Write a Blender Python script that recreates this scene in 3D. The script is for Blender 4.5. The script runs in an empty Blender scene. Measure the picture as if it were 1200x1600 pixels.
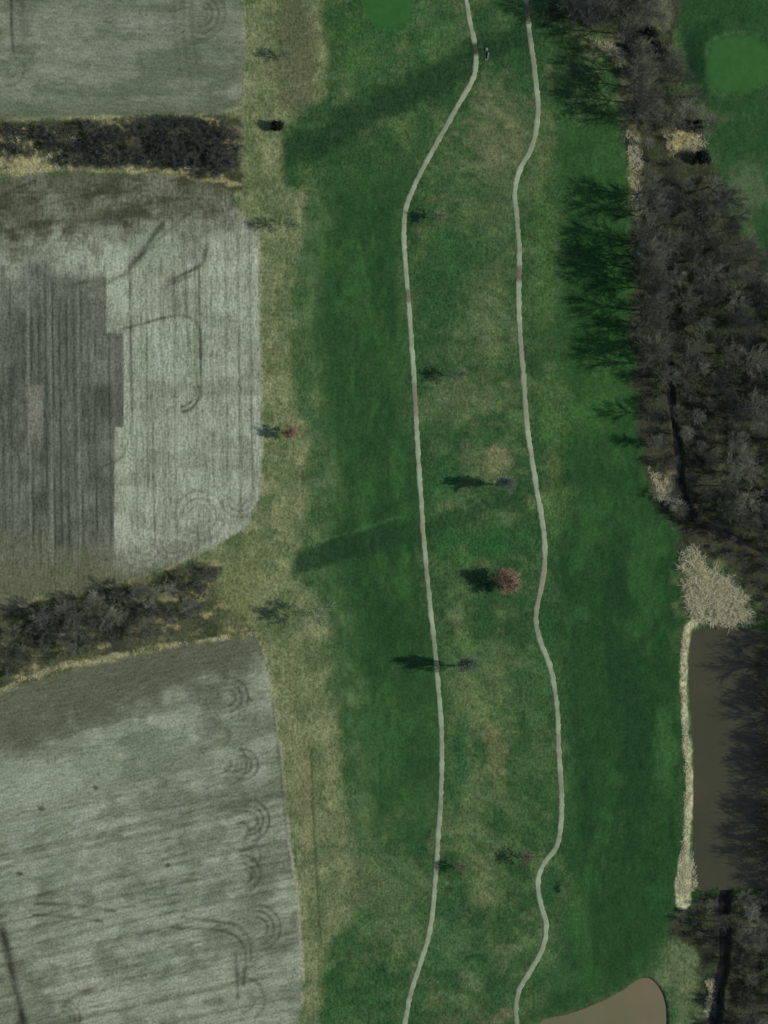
import bpy, math, random
import numpy as np
from mathutils import Matrix, Vector

random.seed(7)
RNG = np.random.default_rng(7)
sc = bpy.context.scene
col = sc.collection
R = math.radians

# ---------------------------------------------------------------- camera
M_PER_PX = 0.2                      # metres on the ground for one pixel of the photograph
DIST = 1500.0
OFF_NADIR, LEAN_AZ = R(22), R(11)   # an oblique aerial view from the west
cdir = Vector((-math.sin(OFF_NADIR) * math.cos(LEAN_AZ), -math.sin(OFF_NADIR) * math.sin(LEAN_AZ), math.cos(OFF_NADIR)))
fwd = -cdir
right = fwd.cross(Vector((0, 1, 0))).normalized()
up = right.cross(fwd).normalized()
cam_d = bpy.data.cameras.new('camera')
cam = bpy.data.objects.new('camera', cam_d)
col.objects.link(cam)
cam.matrix_world = Matrix((
    (right.x, up.x, cdir.x, cdir.x * DIST),
    (right.y, up.y, cdir.y, cdir.y * DIST),
    (right.z, up.z, cdir.z, cdir.z * DIST),
    (0, 0, 0, 1)))
cam_d.sensor_fit = 'VERTICAL'
cam_d.sensor_height = 24.0
cam_d.lens = 24.0 * DIST / (1600 * M_PER_PX)
cam_d.clip_start, cam_d.clip_end = 10.0, 20000.0
sc.camera = cam

# ---------------------------------------------------------------- light
SUN_EL, SUN_AZ = R(38), R(-3)       # the sun stands in the east (+x)
sdir = Vector((math.cos(SUN_EL) * math.cos(SUN_AZ), math.cos(SUN_EL) * math.sin(SUN_AZ), math.sin(SUN_EL)))
w = bpy.data.worlds.new('World'); sc.world = w; w.use_nodes = True
nt = w.node_tree; nt.nodes.clear()
sky = nt.nodes.new('ShaderNodeTexSky'); sky.sky_type = 'NISHITA'; sky.sun_disc = False
sky.sun_elevation = SUN_EL
sky.sun_rotation = R(90) - SUN_AZ
bg = nt.nodes.new('ShaderNodeBackground'); bg.inputs[1].default_value = 0.10
out = nt.nodes.new('ShaderNodeOutputWorld')
nt.links.new(sky.outputs[0], bg.inputs[0]); nt.links.new(bg.outputs[0], out.inputs[0])
sl = bpy.data.lights.new('sun', 'SUN'); sl.energy = 3.7; sl.angle = R(0.8); sl.color = (1.0, 0.95, 0.87)
so = bpy.data.objects.new('sun', sl); col.objects.link(so)
so.rotation_euler = sdir.to_track_quat('Z', 'Y').to_euler(); so.location = (200, 0, 300)
sc.view_settings.view_transform = 'Standard'; sc.view_settings.look = 'None'
sc.view_settings.exposure = 0.0; sc.view_settings.gamma = 1.0
sc.view_settings.use_curve_mapping = False
sc.render.engine = 'CYCLES'
sc.cycles.use_denoising = True
sc.cycles.max_bounces = 4; sc.cycles.diffuse_bounces = 2
sc.cycles.filter_width = 1.6

# ---------------------------------------------------------------- map coordinates
KPX = 1600 * M_PER_PX / DIST / 1600
def P(px, py):
    """photo pixel -> ground point (z = 0)"""
    d = fwd + right * ((px - 600) * KPX) + up * ((800 - py) * KPX)
    o = cdir * DIST
    t = -o.z / d.z
    return (o.x + d.x * t, o.y + d.y * t)
def to_px(x, y):
    """ground points (arrays) -> map pixels"""
    o = cdir * DIST
    vx, vy, vz = x - o.x, y - o.y, -o.z
    dep = vx * fwd.x + vy * fwd.y + vz * fwd.z
    a = (vx * right.x + vy * right.y + vz * right.z) / dep
    b = (vx * up.x + vy * up.y + vz * up.z) / dep
    return 600 + a / KPX, 800 - b / KPX

def lin(c):
    c = np.asarray(c, dtype=np.float32) / 255.0
    return np.where(c <= 0.04045, c / 12.92, ((c + 0.055) / 1.055) ** 2.4).astype(np.float32)
GAIN = 1.0
def ss(a, b, x):
    t = np.clip((x - a) / (b - a), 0, 1)
    return t * t * (3 - 2 * t)
def hash2(ix, iy, seed):
    h = (ix.astype(np.int64) * 374761393 + iy.astype(np.int64) * 668265263 + seed * 144269504) & 0xFFFFFFFF
    h = ((h ^ (h >> 13)) * 1274126177) & 0xFFFFFFFF
    h = h ^ (h >> 16)
    return ((h & 0xFFFF) / 65535.0).astype(np.float32)
def vnoise(x, y, s, seed, sy=None):
    """value noise in 0..1, feature size s (and sy) pixels"""
    u = x / s; v = y / (sy or s)
    iu = np.floor(u); iv = np.floor(v)
    fu = (u - iu).astype(np.float32); fv = (v - iv).astype(np.float32)
    fu = fu * fu * (3 - 2 * fu); fv = fv * fv * (3 - 2 * fv)
    a = hash2(iu, iv, seed); b = hash2(iu + 1, iv, seed); c = hash2(iu, iv + 1, seed); d = hash2(iu + 1, iv + 1, seed)
    return (a * (1 - fu) + b * fu) * (1 - fv) + (c * (1 - fu) + d * fu) * fv
def fbm(x, y, s, seed, o=4, sy=None):
    r = 0; a = 0.5; t = 0
    for i in range(o):
        r = r + a * vnoise(x, y, s / 2 ** i, seed + i * 17, (sy / 2 ** i) if sy else None); t += a; a *= 0.55
    return r / t
def smooth_line(pts, n=6, closed=False):
    """Catmull-Rom through the points"""
    p = [np.array(q, float) for q in pts]
    m = len(p); res = []
    rng = range(m if closed else m - 1)
    for i in rng:
        if closed:
            a, b, c, d = p[i - 1], p[i], p[(i + 1) % m], p[(i + 2) % m]
        else:
            a, b, c, d = p[max(i - 1, 0)], p[i], p[i + 1], p[min(i + 2, m - 1)]
        for k in range(n):
            t = k / n
            res.append(0.5 * (2 * b + (c - a) * t + (2 * a - 5 * b + 4 * c - d) * t * t + (3 * b - a - 3 * c + d) * t ** 3))
    if not closed: res.append(p[-1])
    return [(float(q[0]), float(q[1])) for q in res]
def d_line(X, Y, pts, reach=60):
    d = np.full(X.shape, 1e4, np.float32)
    xs = [p[0] for p in pts]; ys = [p[1] for p in pts]
    m = (X > min(xs) - reach) & (X < max(xs) + reach) & (Y > min(ys) - reach) & (Y < max(ys) + reach)
    if not m.any(): return d
    x, y = X[m], Y[m]
    dd = np.full(x.shape, 1e8, np.float32)
    for (ax, ay), (bx, by) in zip(pts[:-1], pts[1:]):
        ex, ey = bx - ax, by - ay
        L = ex * ex + ey * ey + 1e-9
        t = np.clip(((x - ax) * ex + (y - ay) * ey) / L, 0, 1)
        dd = np.minimum(dd, (x - ax - t * ex) ** 2 + (y - ay - t * ey) ** 2)
    d[m] = np.sqrt(dd)
    return d
def sd_poly(X, Y, pts, reach=90):
    """signed distance in pixels, positive inside"""
    s = np.full(X.shape, -1e4, np.float32)
    xs = [p[0] for p in pts]; ys = [p[1] for p in pts]
    m = (X > min(xs) - reach) & (X < max(xs) + reach) & (Y > min(ys) - reach) & (Y < max(ys) + reach)
    x, y = X[m], Y[m]
    ins = np.zeros(x.shape, bool); dd = np.full(x.shape, 1e8, np.float32)
    for (ax, ay), (bx, by) in zip(pts, pts[1:] + pts[:1]):
        ex, ey = bx - ax, by - ay
        t = np.clip(((x - ax) * ex + (y - ay) * ey) / (ex * ex + ey * ey + 1e-9), 0, 1)
        dd = np.minimum(dd, (x - ax - t * ex) ** 2 + (y - ay - t * ey) ** 2)
        if ay != by:
            c = ((ay > y) != (by > y)) & (x < ex * (y - ay) / ey + ax)
            ins ^= c
    d = np.sqrt(dd)
    s[m] = np.where(ins, d, -d)
    return s
def in_poly(px, py, pts):
    r = False
    for (ax, ay), (bx, by) in zip(pts, pts[1:] + pts[:1]):
        if (ay > py) != (by > py) and px < (bx - ax) * (py - ay) / (by - ay) + ax: r = not r
    return r

# ---------------------------------------------------------------- the map: outlines measured on the ground
FIELD_N = [(-400,-400),(378,-400),(377,0),(381,60),(381,120),(377,165),(340,176),(200,181),(100,183),(0,186),(-400,195)]
FIELD_M = [(-400,300),(0,281),(60,272),(130,268),(250,274),(325,284),(360,305),(372,335),(396,350),(404,390),(406,480),(408,600),(410,700),(406,780),(385,822),(340,852),(280,878),(220,900),(130,925),(60,932),(0,965),(-400,1060)]
FIELD_S = [(-400,1190),(0,1086),(60,1062),(130,1043),(220,1022),(300,1006),(398,993),(410,1012),(424,1080),(436,1160),(446,1250),(456,1340),(466,1420),(472,1500),(470,1560),(466,1600),(460,2100),(-400,2100)]
STRIP = [(376,-400),(505,-400),(500,0),(505,70),(512,150),(470,185),(440,212),(444,285),(478,295),(476,350),(462,420),(456,480),(462,560),(470,640),(486,700),(488,780),(470,850),(462,900),(500,925),(514,960),(520,1050),(534,1150),(543,1250),(548,1320),(560,1380),(545,1430),(512,1480),(504,1600),(500,2100),(440,2100),(380,1000),(300,900)]
FAIR_W = [(490,300),(560,270),(640,268),(634,340),(634,420),(642,560),(650,700),(662,860),(680,1020),(688,1130),(688,1230),(682,1330),(640,1330),(560,1290),(540,1200),(526,1080),(516,960),(500,900),(510,800),(502,700),(490,600),(482,500),(484,400)]
FAIR_E = [(885,190),(872,250),(884,330),(886,520),(862,560),(905,610),(880,680),(900,760),(868,840),(862,900),(870,960),(885,1050),(890,1200),(892,1300),(890,1360),(880,1480),(850,1560),(845,1592),(900,1572),(1000,1526),(1060,1420),(1064,1380),(1072,1290),(1072,1180),(1066,1080),(1066,990),(1074,960),(1066,900),(1040,820),(1010,740),(1000,680),(985,580),(985,440),(985,330),(975,240),(966,190)]
FAIR_NE = [(1062,-400),(1062,10),(1066,80),(1084,130),(1106,180),(1108,230),(1130,270),(1170,340),(1195,400),(1300,470),(1500,470),(1500,-400)]
GREEN_N = [(560,-30),(566,20),(585,40),(615,45),(638,28),(645,-5),(640,-40),(600,-60)]
GREEN_E = [(1104,85),(1112,66),(1135,58),(1170,58),(1198,78),(1206,105),(1192,130),(1160,146),(1128,146),(1106,128),(1100,105)]
POND_E = smooth_line([(1090,984),(1130,977),(1200,985),(1330,990),(1420,1040),(1420,1330),(1330,1392),(1200,1390),(1130,1388),(1096,1391),(1084,1350),(1084,1280),(1085,1200),(1080,1110),(1077,1050),(1079,1005)], 4, True)
POND_S = smooth_line([(838,1602),(900,1581),(960,1556),(1003,1529),(1026,1537),(1041,1570),(1041,1620),(1030,1700),(960,1760),(850,1740),(810,1660)], 4, True)
CREEK_N = smooth_line([(1046,560),(1047,600),(1050,640),(1060,700),(1069,770),(1092,815),(1170,850),(1280,890),(1460,900)], 4)
CREEK_S = smooth_line([(1136,1384),(1131,1425),(1133,1470),(1131,1505),(1122,1545),(1117,1600),(1108,1680),(1120,1800)], 4)
PATH_W = smooth_line([(706,-160),(722,-60),(728,0),(735,40),(741,66),(744,95),(738,125),(715,165),(690,210),(665,255),(645,295),(633,330),(631,370),(634,420),(639,480),(643,540),(647,600),(650,660),(654,730),(659,800),(664,870),(671,940),(679,1010),(685,1080),(689,1130),(690,1190),(688,1250),(684,1310),(680,1370),(676,1420),(669,1465),(655,1510),(642,1550),(632,1600),(622,1660),(606,1780)], 5)
PATH_E = smooth_line([(812,-160),(818,-60),(822,0),(826,35),(831,75),(836,120),(840,165),(838,200),(828,235),(812,265),(804,300),(807,340),(811,390),(810,450),(812,520),(818,590),(823,660),(830,710),(838,760),(845,800),(851,850),(850,890),(843,930),(837,965),(843,1000),(857,1035),(866,1075),(871,1120),(873,1180),(877,1240),(876,1290),(868,1325),(848,1352),(840,1380),(845,1415),(853,1445),(848,1480),(830,1515),(812,1545),(806,1575),(808,1600),(814,1660),(830,1780)], 5)
SWALE_N = smooth_line([(435,240),(500,215),(560,182),(640,142),(700,110),(745,82),(800,60),(870,30),(940,10)], 4)
SWALE_M = smooth_line([(455,884),(500,868),(560,852),(640,832),(720,806),(800,775),(860,755),(990,735)], 4)
WOOD = [(845,-400),(862,0),(868,30),(930,45),(962,70),(968,120),(976,200),(984,260),(988,330),(988,480),(986,580),(998,650),(1004,720),(1024,775),(1052,830),(1075,862),(1140,885),(1180,960),(1300,985),(1430,1030),(1430,1340),(1300,1392),(1130,1392),(1085,1400),(1052,1425),(1048,1455),(1085,1490),(1098,1540),(1090,1600),(1080,2100),(2000,2100),(2000,470),(1300,470),(1195,420),(1155,340),(1125,290),(1104,240),(1090,180),(1068,130),(1050,60),(1060,0),(1060,-400)]

# ---------------------------------------------------------------- the ground grid (world x, y), height and colour
STEP = 0.4
gx = np.arange(-150, 150.01, STEP); gy = np.arange(-186, 186.01, STEP)
NX, NY = len(gx), len(gy)
WX, WY = np.meshgrid(gx, gy)
X, Y = to_px(WX, WY); X = X.astype(np.float32); Y = Y.astype(np.float32)

n_big = fbm(X, Y, 90, 1); n_mid = fbm(X, Y, 26, 2); n_fin = fbm(X, Y, 9, 3, 3)
wob = (fbm(X, Y, 22, 4, 3) - 0.5)
wob2 = (fbm(X, Y, 60, 5, 3) - 0.5)

sdN, sdM, sdS = (sd_poly(X, Y, q) for q in (FIELD_N, FIELD_M, FIELD_S))
sdFW, sdFE, sdFN = (sd_poly(X, Y, q) for q in (FAIR_W, FAIR_E, FAIR_NE))
sdST = sd_poly(X, Y, STRIP); sdW = sd_poly(X, Y, WOOD)
sdGN, sdGE = sd_poly(X, Y, smooth_line(GREEN_N, 4, True)), sd_poly(X, Y, smooth_line(GREEN_E, 4, True))
sdPE, sdPS = sd_poly(X, Y, POND_E), sd_poly(X, Y, POND_S)
dCN, dCS = d_line(X, Y, CREEK_N), d_line(X, Y, CREEK_S)
dSN, dSM = d_line(X, Y, SWALE_N), d_line(X, Y, SWALE_M)

# --- height
Z = (fbm(X, Y, 220, 8, 3) - 0.5) * 0.5 + (n_mid - 0.5) * 0.12
Z -= 0.45 * np.exp(-(dSN / 26) ** 2) + 0.3 * np.exp(-(dSM / 18) ** 2)
Z += 1.5 * ss(-42, 4, sdGE) + 0.5 * ss(-20, 4, sdGN)
flat = ss(-14, 0, np.maximum(sdPE, sdPS))
Z = Z * (1 - flat)
Z -= 1.5 * ss(-3.5, 6, sdPE + wob * 3) + 1.3 * ss(-3.0, 4, sdPS + wob * 2)
Z -= 1.5 * ss(8, 2, dCN + wob * 7) + 1.9 * ss(11.5, 4, dCS + wob * 5)
Z -= 0.25 * np.exp(-(d_line(X, Y, smooth_line([(4,1455),(12,1490),(20,1530),(34,1590),(44,1660)], 3)) / 5) ** 2)
Z = Z.astype(np.float32)
def zat(px, py):
    x, y = P(px, py)
    i = int(round((x - gx[0]) / STEP)); j = int(round((y - gy[0]) / STEP))
    i = min(max(i, 0), NX - 1); j = min(max(j, 0), NY - 1)
    return float(Z[j, i])

# --- colour of the soil and the sward
def C(r, g, b): return lin((r, g, b))[None, None, :]
def mix(a, b, m): return a + (b - a) * m[..., None]
def blob(cx, cy, rx, ry, rot=0, k=0.6):
    c, s = math.cos(R(rot)), math.sin(R(rot))
    u = ((X - cx) * c + (Y - cy) * s) / rx; v = (-(X - cx) * s + (Y - cy) * c) / ry
    return np.clip(ss(1.25, 0.35, np.sqrt(u * u + v * v) + wob * k * 1.6 + (n_fin - .5) * k), 0, 1)

# the rough between and beyond the paths
rg = mix(C(46,76,42), C(82,100,63), np.clip((fbm(X, Y, 30, 2, 5) - 0.32) * 2.0, 0, 1))
rg = mix(rg, C(42,72,38), ss(0.52, 0.68, fbm(X, Y, 34, 11)) * 0.7)
rg = mix(rg, C(104,108,76), ss(0.56, 0.78, fbm(X, Y, 26, 12, 4)) * 0.4)
COL = np.broadcast_to(rg, X.shape + (3,)).copy()
for (cx, cy, rx, ry, rot, c, k) in [
        (690,440,46,120,0,(44,76,41),.8),(690,690,40,70,0,(46,78,42),.65),(800,850,50,50,0,(44,78,42),.6),(825,1090,40,90,0,(50,82,46),.55),(820,1250,40,80,0,(52,84,46),.5),(560,1440,40,40,0,(60,88,50),.5),(785,205,62,80,0,(106,108,78),.75),(770,330,60,60,0,(80,98,64),.6),(765,480,40,80,0,(96,106,72),.7),(720,620,60,45,0,(94,104,70),.65),
        (780,715,22,25,0,(128,120,90),.8),(760,720,40,30,0,(104,108,74),.5),(740,1085,50,75,0,(98,110,70),.75),(775,1180,18,55,-12,(116,112,78),.85),
        (735,1290,26,120,0,(94,108,70),.6),(755,1370,24,65,0,(106,112,76),.75),(600,1400,80,60,0,(82,100,64),.8),(560,1370,38,60,10,(98,98,68),.7),
        (735,1535,22,14,30,(100,112,82),.6),(770,1595,50,12,-28,(98,98,70),.8),(690,1595,40,14,0,(84,92,62),.6),(880,250,30,90,0,(64,96,52),.6),
        (850,420,24,150,0,(70,98,52),.65),(850,230,20,60,0,(96,104,68),.7),(870,640,28,60,0,(72,100,54),.7),(868,800,22,60,0,(76,104,56),.6),(865,730,18,30,0,(92,104,62),.6),
        (560,80,60,60,0,(62,92,48),.7),(690,60,40,50,0,(62,94,52),.7),(530,1550,60,70,0,(46,80,42),.6),(600,1570,80,50,0,(48,82,44),.5),(700,1480,50,60,0,(70,98,62),.6),
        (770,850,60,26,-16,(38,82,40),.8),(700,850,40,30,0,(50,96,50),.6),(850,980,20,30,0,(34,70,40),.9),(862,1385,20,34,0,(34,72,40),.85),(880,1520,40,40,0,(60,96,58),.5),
        (730,1010,44,16,0,(74,104,58),.6),(720,395,60,40,0,(52,86,48),.6),(700,760,40,40,0,(46,86,46),.6),(720,1180,12,70,0,(44,84,46),.8),(850,1000,24,120,0,(56,92,50),.4),(1060,1510,50,52,-30,(98,108,76),.85),(1075,1570,30,60,0,(94,104,72),.8)]:
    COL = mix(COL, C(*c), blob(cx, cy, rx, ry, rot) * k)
COL *= (.68 + .64 * fbm(X, Y, 13, 13, 3))[..., None]
COL = mix(COL, C(42,74,39), ss(.56, .7, fbm(X * .8 + Y * .6, Y * .8 - X * .6, 60, 14, 3, 16)) * .45)
# fairways and greens
stripe = vnoise(X + wob2 * 10, Y, 24, 21, 400)
fw = mix(C(36,67,34), C(44,75,39), np.clip(stripe * .5 + n_mid * .6, 0, 1))
fw = mix(fw, C(54,90,46), ss(0.5, 0.7, fbm(X, Y, 44, 22, 4, 80)) * 0.6)
fw = mix(fw, C(30,60,30), ss(0.52, 0.7, fbm(X, Y, 60, 23, 4, 140)) * 0.6)
COL = mix(COL, np.broadcast_to(fw, COL.shape), ss(-30, 24, sdFW - 12 * ss(640, 560, X) + wob2 * 50 + wob * 10) * (1 - .75 * ss(1190, 1330, Y + wob2 * 60)))
fe = mix(C(30,62,30), C(40,73,37), np.clip(n_mid * 1.2 - .1, 0, 1))
fe = mix(fe, C(52,90,46), ss(0.5, 0.7, fbm(X, Y, 46, 25, 4, 90)) * 0.55)
fe = mix(fe, C(25,54,28), ss(0.54, 0.7, fbm(X, Y, 30, 26, 4, 130)) * 0.55)
fe = mix(fe, C(52,86,42), ss(860, 560, Y) * .45)
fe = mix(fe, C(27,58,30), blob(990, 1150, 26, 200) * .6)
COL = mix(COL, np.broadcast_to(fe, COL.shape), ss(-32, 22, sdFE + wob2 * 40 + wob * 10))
for (cx, cy, rx, ry, c, k) in [(905,960,18,26,(54,92,50),.4),(1040,1180,22,70,(64,104,54),.5),(900,1440,26,40,(58,94,52),.4),(880,1530,30,24,(66,100,58),.35),(930,640,40,40,(66,104,50),.5),(940,560,30,30,(74,108,54),.4),(900,880,16,20,(58,98,54),.4),(985,545,8,10,(84,104,56),.6)]:
    COL = mix(COL, C(*c), blob(cx, cy, rx, ry) * k)
fn = mix(C(32,66,33), C(50,78,44), np.clip(n_mid * 1.3 - .25, 0, 1))
fn = mix(fn, C(90,104,76), blob(1160, 300, 44, 50) * .55)
COL = mix(COL, np.broadcast_to(fn, COL.shape), ss(-8, 8, sdFN + wob * 20))
COL = mix(COL, C(24,54,34), blob(1085, 100, 18, 60, -12, .3) * .7)
COL = mix(COL, C(84,116,78), np.exp(-(np.abs(sdGE + 4) / 5) ** 2) * .3 * ss(0.35, 0.6, n_mid))
COL = mix(COL, C(50,90,43), ss(-5, 6, sdGE + wob * 8))
COL = mix(COL, C(48,90,43), ss(-6, 6, sdGN + wob * 10))
COL = mix(COL, C(34,80,38), np.clip(blob(600, 20, 60, 60) - ss(-6, 6, sdGN), 0, 1) * .6)
COL = mix(COL, C(28,66,34), np.exp(-(np.abs(np.hypot(X - 742, Y - 1510) - 18) / 2.4) ** 2) * ss(1508, 1500, Y) * .9)
# tussocky strip of dry grass beside the fields
st = mix(C(100,108,74), C(126,128,94), np.clip((n_mid - .3) * 1.6, 0, 1))
st = mix(st, C(150,148,108), ss(.54, .78, fbm(X, Y, 12, 31, 4, 20)) * .4)
st = mix(st, C(74,84,46), ss(.54, .76, fbm(X, Y, 14, 32, 4, 24)) * .5)
st = mix(st, C(92,91,68), blob(462, 90, 44, 120) * .9)
st = mix(st, C(126,118,88), blob(455, 1150, 10, 160) * .2 + blob(478, 1260, 9, 110) * .6)
COL = mix(COL, C(42,74,37), blob(545, 255, 110, 46) * .75)
COL = mix(COL, np.broadcast_to(st, COL.shape), ss(-14, 12, sdST - 3 + wob2 * 30 + wob * 16) * (0.72 + .28 * ss(.3, .6, n_mid)))
mid_edge = np.exp(-((sdST + 22 + wob * 20) / 20) ** 2) * ss(280, 320, Y) * ss(1480, 1300, Y)
COL = mix(COL, mix(C(58,86,50), C(90,108,70), ss(.25, .75, n_mid)), mid_edge * .75)
COL = mix(COL, C(66,74,44), np.exp(-(d_line(X, Y, smooth_line([(486,1170),(489,1250),(493,1340),(498,1420),(502,1480)], 3)) / 2.2) ** 2) * .7)
# lush grass in the two swales
swn = ss(38, 9, dSN + wob * 30 + 14 * ss(760, 860, X)) * ss(436, 450, X + wob * 8)
COL = mix(COL, C(28,56,29), swn * .85)
swm = ss(25, 9, dSM + wob * 16 + 6 * ss(560, 800, X)) * (0.84 - 0.42 * ss(490, 680, X)) * ss(452, 468, X + wob * 10)
COL = mix(COL, C(28,55,30), swm)
COL = mix(COL, C(82,114,76), np.exp(-(d_line(X, Y, [(478,852),(560,828),(660,796),(760,770)]) / 2.6) ** 2) * .28 * ss(.3, .6, n_fin))
# wood floor: leaf litter with the trees' shade in its colour, straw, bare banks
wf = mix(C(48,50,38), C(72,70,54), np.clip(n_mid * 1.6 - .4, 0, 1))
wf = mix(wf, C(54,68,40), ss(.5, .7, fbm(X, Y, 40, 41)) * .7)
wf = mix(wf, C(36,36,28), ss(.52, .7, fbm(X, Y, 14, 42, 3)) * .6)
COL = mix(COL, np.broadcast_to(wf, COL.shape), ss(-10, 9, sdW + wob * 34 + (n_fin - .5) * 12))
for (cx, cy, rx, ry, rot, c, k) in [(940,75,34,18,0,(122,114,88),.85),(968,90,12,16,0,(168,158,120),.8),(980,150,14,60,0,(104,100,78),.8),(992,275,12,56,0,(140,132,98),.9),
        (1065,212,34,26,-20,(158,142,98),.95),(1040,760,22,30,40,(160,148,114),.95),(1070,795,16,12,0,(138,126,94),.8),(1110,180,28,10,10,(92,92,66),.7),(1040,20,22,40,0,(100,102,78),.8),
        (1112,925,44,54,-30,(122,118,84),1),(1112,1556,9,34,8,(170,164,128),1),(1150,740,26,60,0,(92,98,70),.7),(1110,1412,12,10,0,(126,130,104),.7),(1185,1450,12,30,0,(120,116,100),.6),(1030,1400,30,26,0,(40,80,44),.5)]:
    COL = mix(COL, C(*c), blob(cx, cy, rx, ry, rot, 1.1) * k * (.45 + .55 * ss(.32, .6, n_fin)))
# the dry fringe on the pond's west bank
fr = d_line(X, Y, smooth_line([(1086,972),(1073,988),(1069,1040),(1071,1130),(1077,1210),(1075,1290),(1070,1350),(1066,1408)], 4))
frw = 5.0 + 6 * ss(1310, 1380, Y)
COL = mix(COL, C(184,178,142), ss(2.5, -2.5, fr - frw + wob * 8))
COL = mix(COL, C(74,62,42), ss(-3, 1.5, np.maximum(sdPE, sdPS)) * .85)
COL = mix(COL, C(60,56,40), ss(13, 8, np.minimum(dCN, dCS)) * .8)
# hedgerow floors
hedge = np.clip(ss(-7, 7, wob * 26 + sd_poly(X, Y, [(-400,195),(0,188),(100,184),(340,178),(374,180),(380,300),(350,296),(250,272),(100,268),(0,276),(-400,298)])) + ss(-7, 7, wob * 26 + sd_poly(X, Y, [(-400,1065),(0,962),(60,930),(130,925),(220,900),(300,880),(345,880),(360,940),(400,985),(390,996),(300,1006),(130,1043),(0,1086),(-400,1190)])), 0, 1)
hf = mix(C(76,78,56), C(56,62,42), ss(.4, .65, n_mid))
hf = mix(hf, C(150,138,100), ss(.52, .72, fbm(X, Y, 24, 51, 3, 12)) * .8)
COL = mix(COL, np.broadcast_to(hf, COL.shape), hedge)
COL = mix(COL, C(110,112,74), np.clip(blob(375, 930, 42, 70), 0, 1) * .8)
for pts, ww in [([(0,272),(60,264),(110,262),(200,263),(300,268)], 5), ([(25,186),(60,182)], 4), ([(110,180),(200,179)], 4), ([(0,1078),(50,1056),(100,1040),(160,1030),(240,1014),(330,1000),(400,990)], 4), ([(0,250),(70,255)], 8)]:
    COL = mix(COL, C(160,150,114), ss(ww + 2, ww - 3, d_line(X, Y, pts) + wob * 16) * (.25 + .6 * ss(.35, .62, n_mid)))

# the crop fields
TRK = .6 + .6 * ss(.3, .7, fbm(X, Y, 30, 91, 3))
def track(colr, pts, k=.45, ww=2.0, c=(54,54,42)):
    d = d_line(X, Y, smooth_line(pts, 5), 20)
    return mix(colr, C(*c), np.clip(np.exp(-(d / (ww * 1.2)) ** 2) * k * TRK, 0, 1))
def arc(cx, cy, r, a0, a1, n=12):
    return [(cx + r * math.cos(R(a0 + (a1 - a0) * i / n)), cy - r * math.sin(R(a0 + (a1 - a0) * i / n))) for i in range(n + 1)]
def rows(ang, period, seed, sharp=1.0):
    c, s = math.cos(R(ang)), math.sin(R(ang))
    u = X * c + Y * s; v = -X * s + Y * c
    return fbm(u, v + wob2 * 14 + wob * 5, 130, seed, 2, period) * .34 + fbm(u, v, 90, seed + 3, 1, period * 2.3) * .2 + fbm(X, Y, 34, seed + 7, 4) * .46
# north
a = mix(C(102,106,92), C(130,132,116), np.clip(rows(1, 6, 61) * 1.6 - .3, 0, 1))
a = mix(a, C(86,92,72), ss(.46, .6, rows(2, 16, 63)) * .6)
a = mix(a, C(132,134,120), ss(.55, .7, fbm(X, Y, 70, 96, 3, 18)) * .45)
a = mix(a, C(84,92,68), ss(140, 176, Y) * .6 + blob(325, 70, 40, 70) * .35)
a = track(a, [(17,-60),(18,40),(21,82)], .8, 2.2, (46,52,44)); a = track(a, [(33,-60),(35,30),(36,75)], .35, 6)
a = track(a, [(21,81),(34,80)], .6, 2.5)
for r_, k in ((12,.3),(20,.45),(30,.4),(40,.3)): a = track(a, arc(312, 22, r_, -95, 60), k)
for r_, k in ((14,.3),(26,.45)): a = track(a, arc(12, 108, r_, -90, 20), k)
for x_ in (272, 285, 300): a = track(a, [(x_,-40),(x_ + 2,60),(x_ + 14,125)], .22, 3)
COL = mix(COL, a, ss(-3, 3, sdN + wob * 10))
# middle
a = mix(C(136,138,122), C(167,169,152), np.clip(rows(90, 7, 71) * 1.5 - .25, 0, 1))
a = mix(a, C(136,132,120), ss(.55, .75, n_big) * .4)
blk = np.where(Y < 520, ss(168, 165, X + wob * 3), np.where(Y < 667, ss(194, 192, X), ss(181, 178, X + (Y - 700) * .01)))
a = mix(a, C(96,100,84), ss(.52, .7, fbm(X, Y, 60, 99, 3, 30)) * .35)
blk = blk * ss(385, 450, Y + wob * 60 - 20 * ss(60, 160, X)) * ss(920, 840, Y + wob * 40)
dk = mix(C(72,73,64), C(116,116,104), np.clip(rows(90, 5, 74) * 1.8 - .4, 0, 1))
dk = mix(dk, C(56,60,52), ss(.58, .74, rows(90, 9, 77)) * .6)
a = mix(a, dk, blk)
for x_ in (45, 80, 123): a = mix(a, C(128,132,120), np.exp(-((X - x_ - (Y - 600) * .012 + wob * 2) / 1.6) ** 2) * ss(400, 450, Y) * ss(900, 820, Y) * .55)
for i, x_ in enumerate(range(6, 190, 11)):
    a = mix(a, C(54,58,50), np.exp(-((X - x_ - (Y - 600) * .012 + wob * 2) / 1.8) ** 2) * blk * (.4 + .5 * float(hash2(np.array([i]), np.array([1]), 8)[0])) * ss(.3, .55, fbm(X, Y, 40, 95 + i, 2, 90)))
for i, x_ in enumerate(range(205, 404, 17)):
    a = mix(a, C(84,88,76), np.exp(-((X - x_ - (Y - 600) * .012 + wob * 3) / 2.2) ** 2) * (.2 + .4 * float(hash2(np.array([i]), np.array([2]), 8)[0])) * ss(.3, .6, fbm(X, Y, 40, 135 + i, 2, 110)))
a = mix(a, C(124,118,108), ss(1, .7, np.maximum(np.abs(X - 56) / 13, np.abs(Y - 645) / 48) + wob * .3) * .8)
topb = ss(400, 330, Y + wob * 70 + .10 * (X - 200))
a = mix(a, mix(C(74,74,56), C(112,110,95), np.clip(n_mid * 2.2 - .7, 0, 1)), topb * .95)
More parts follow.
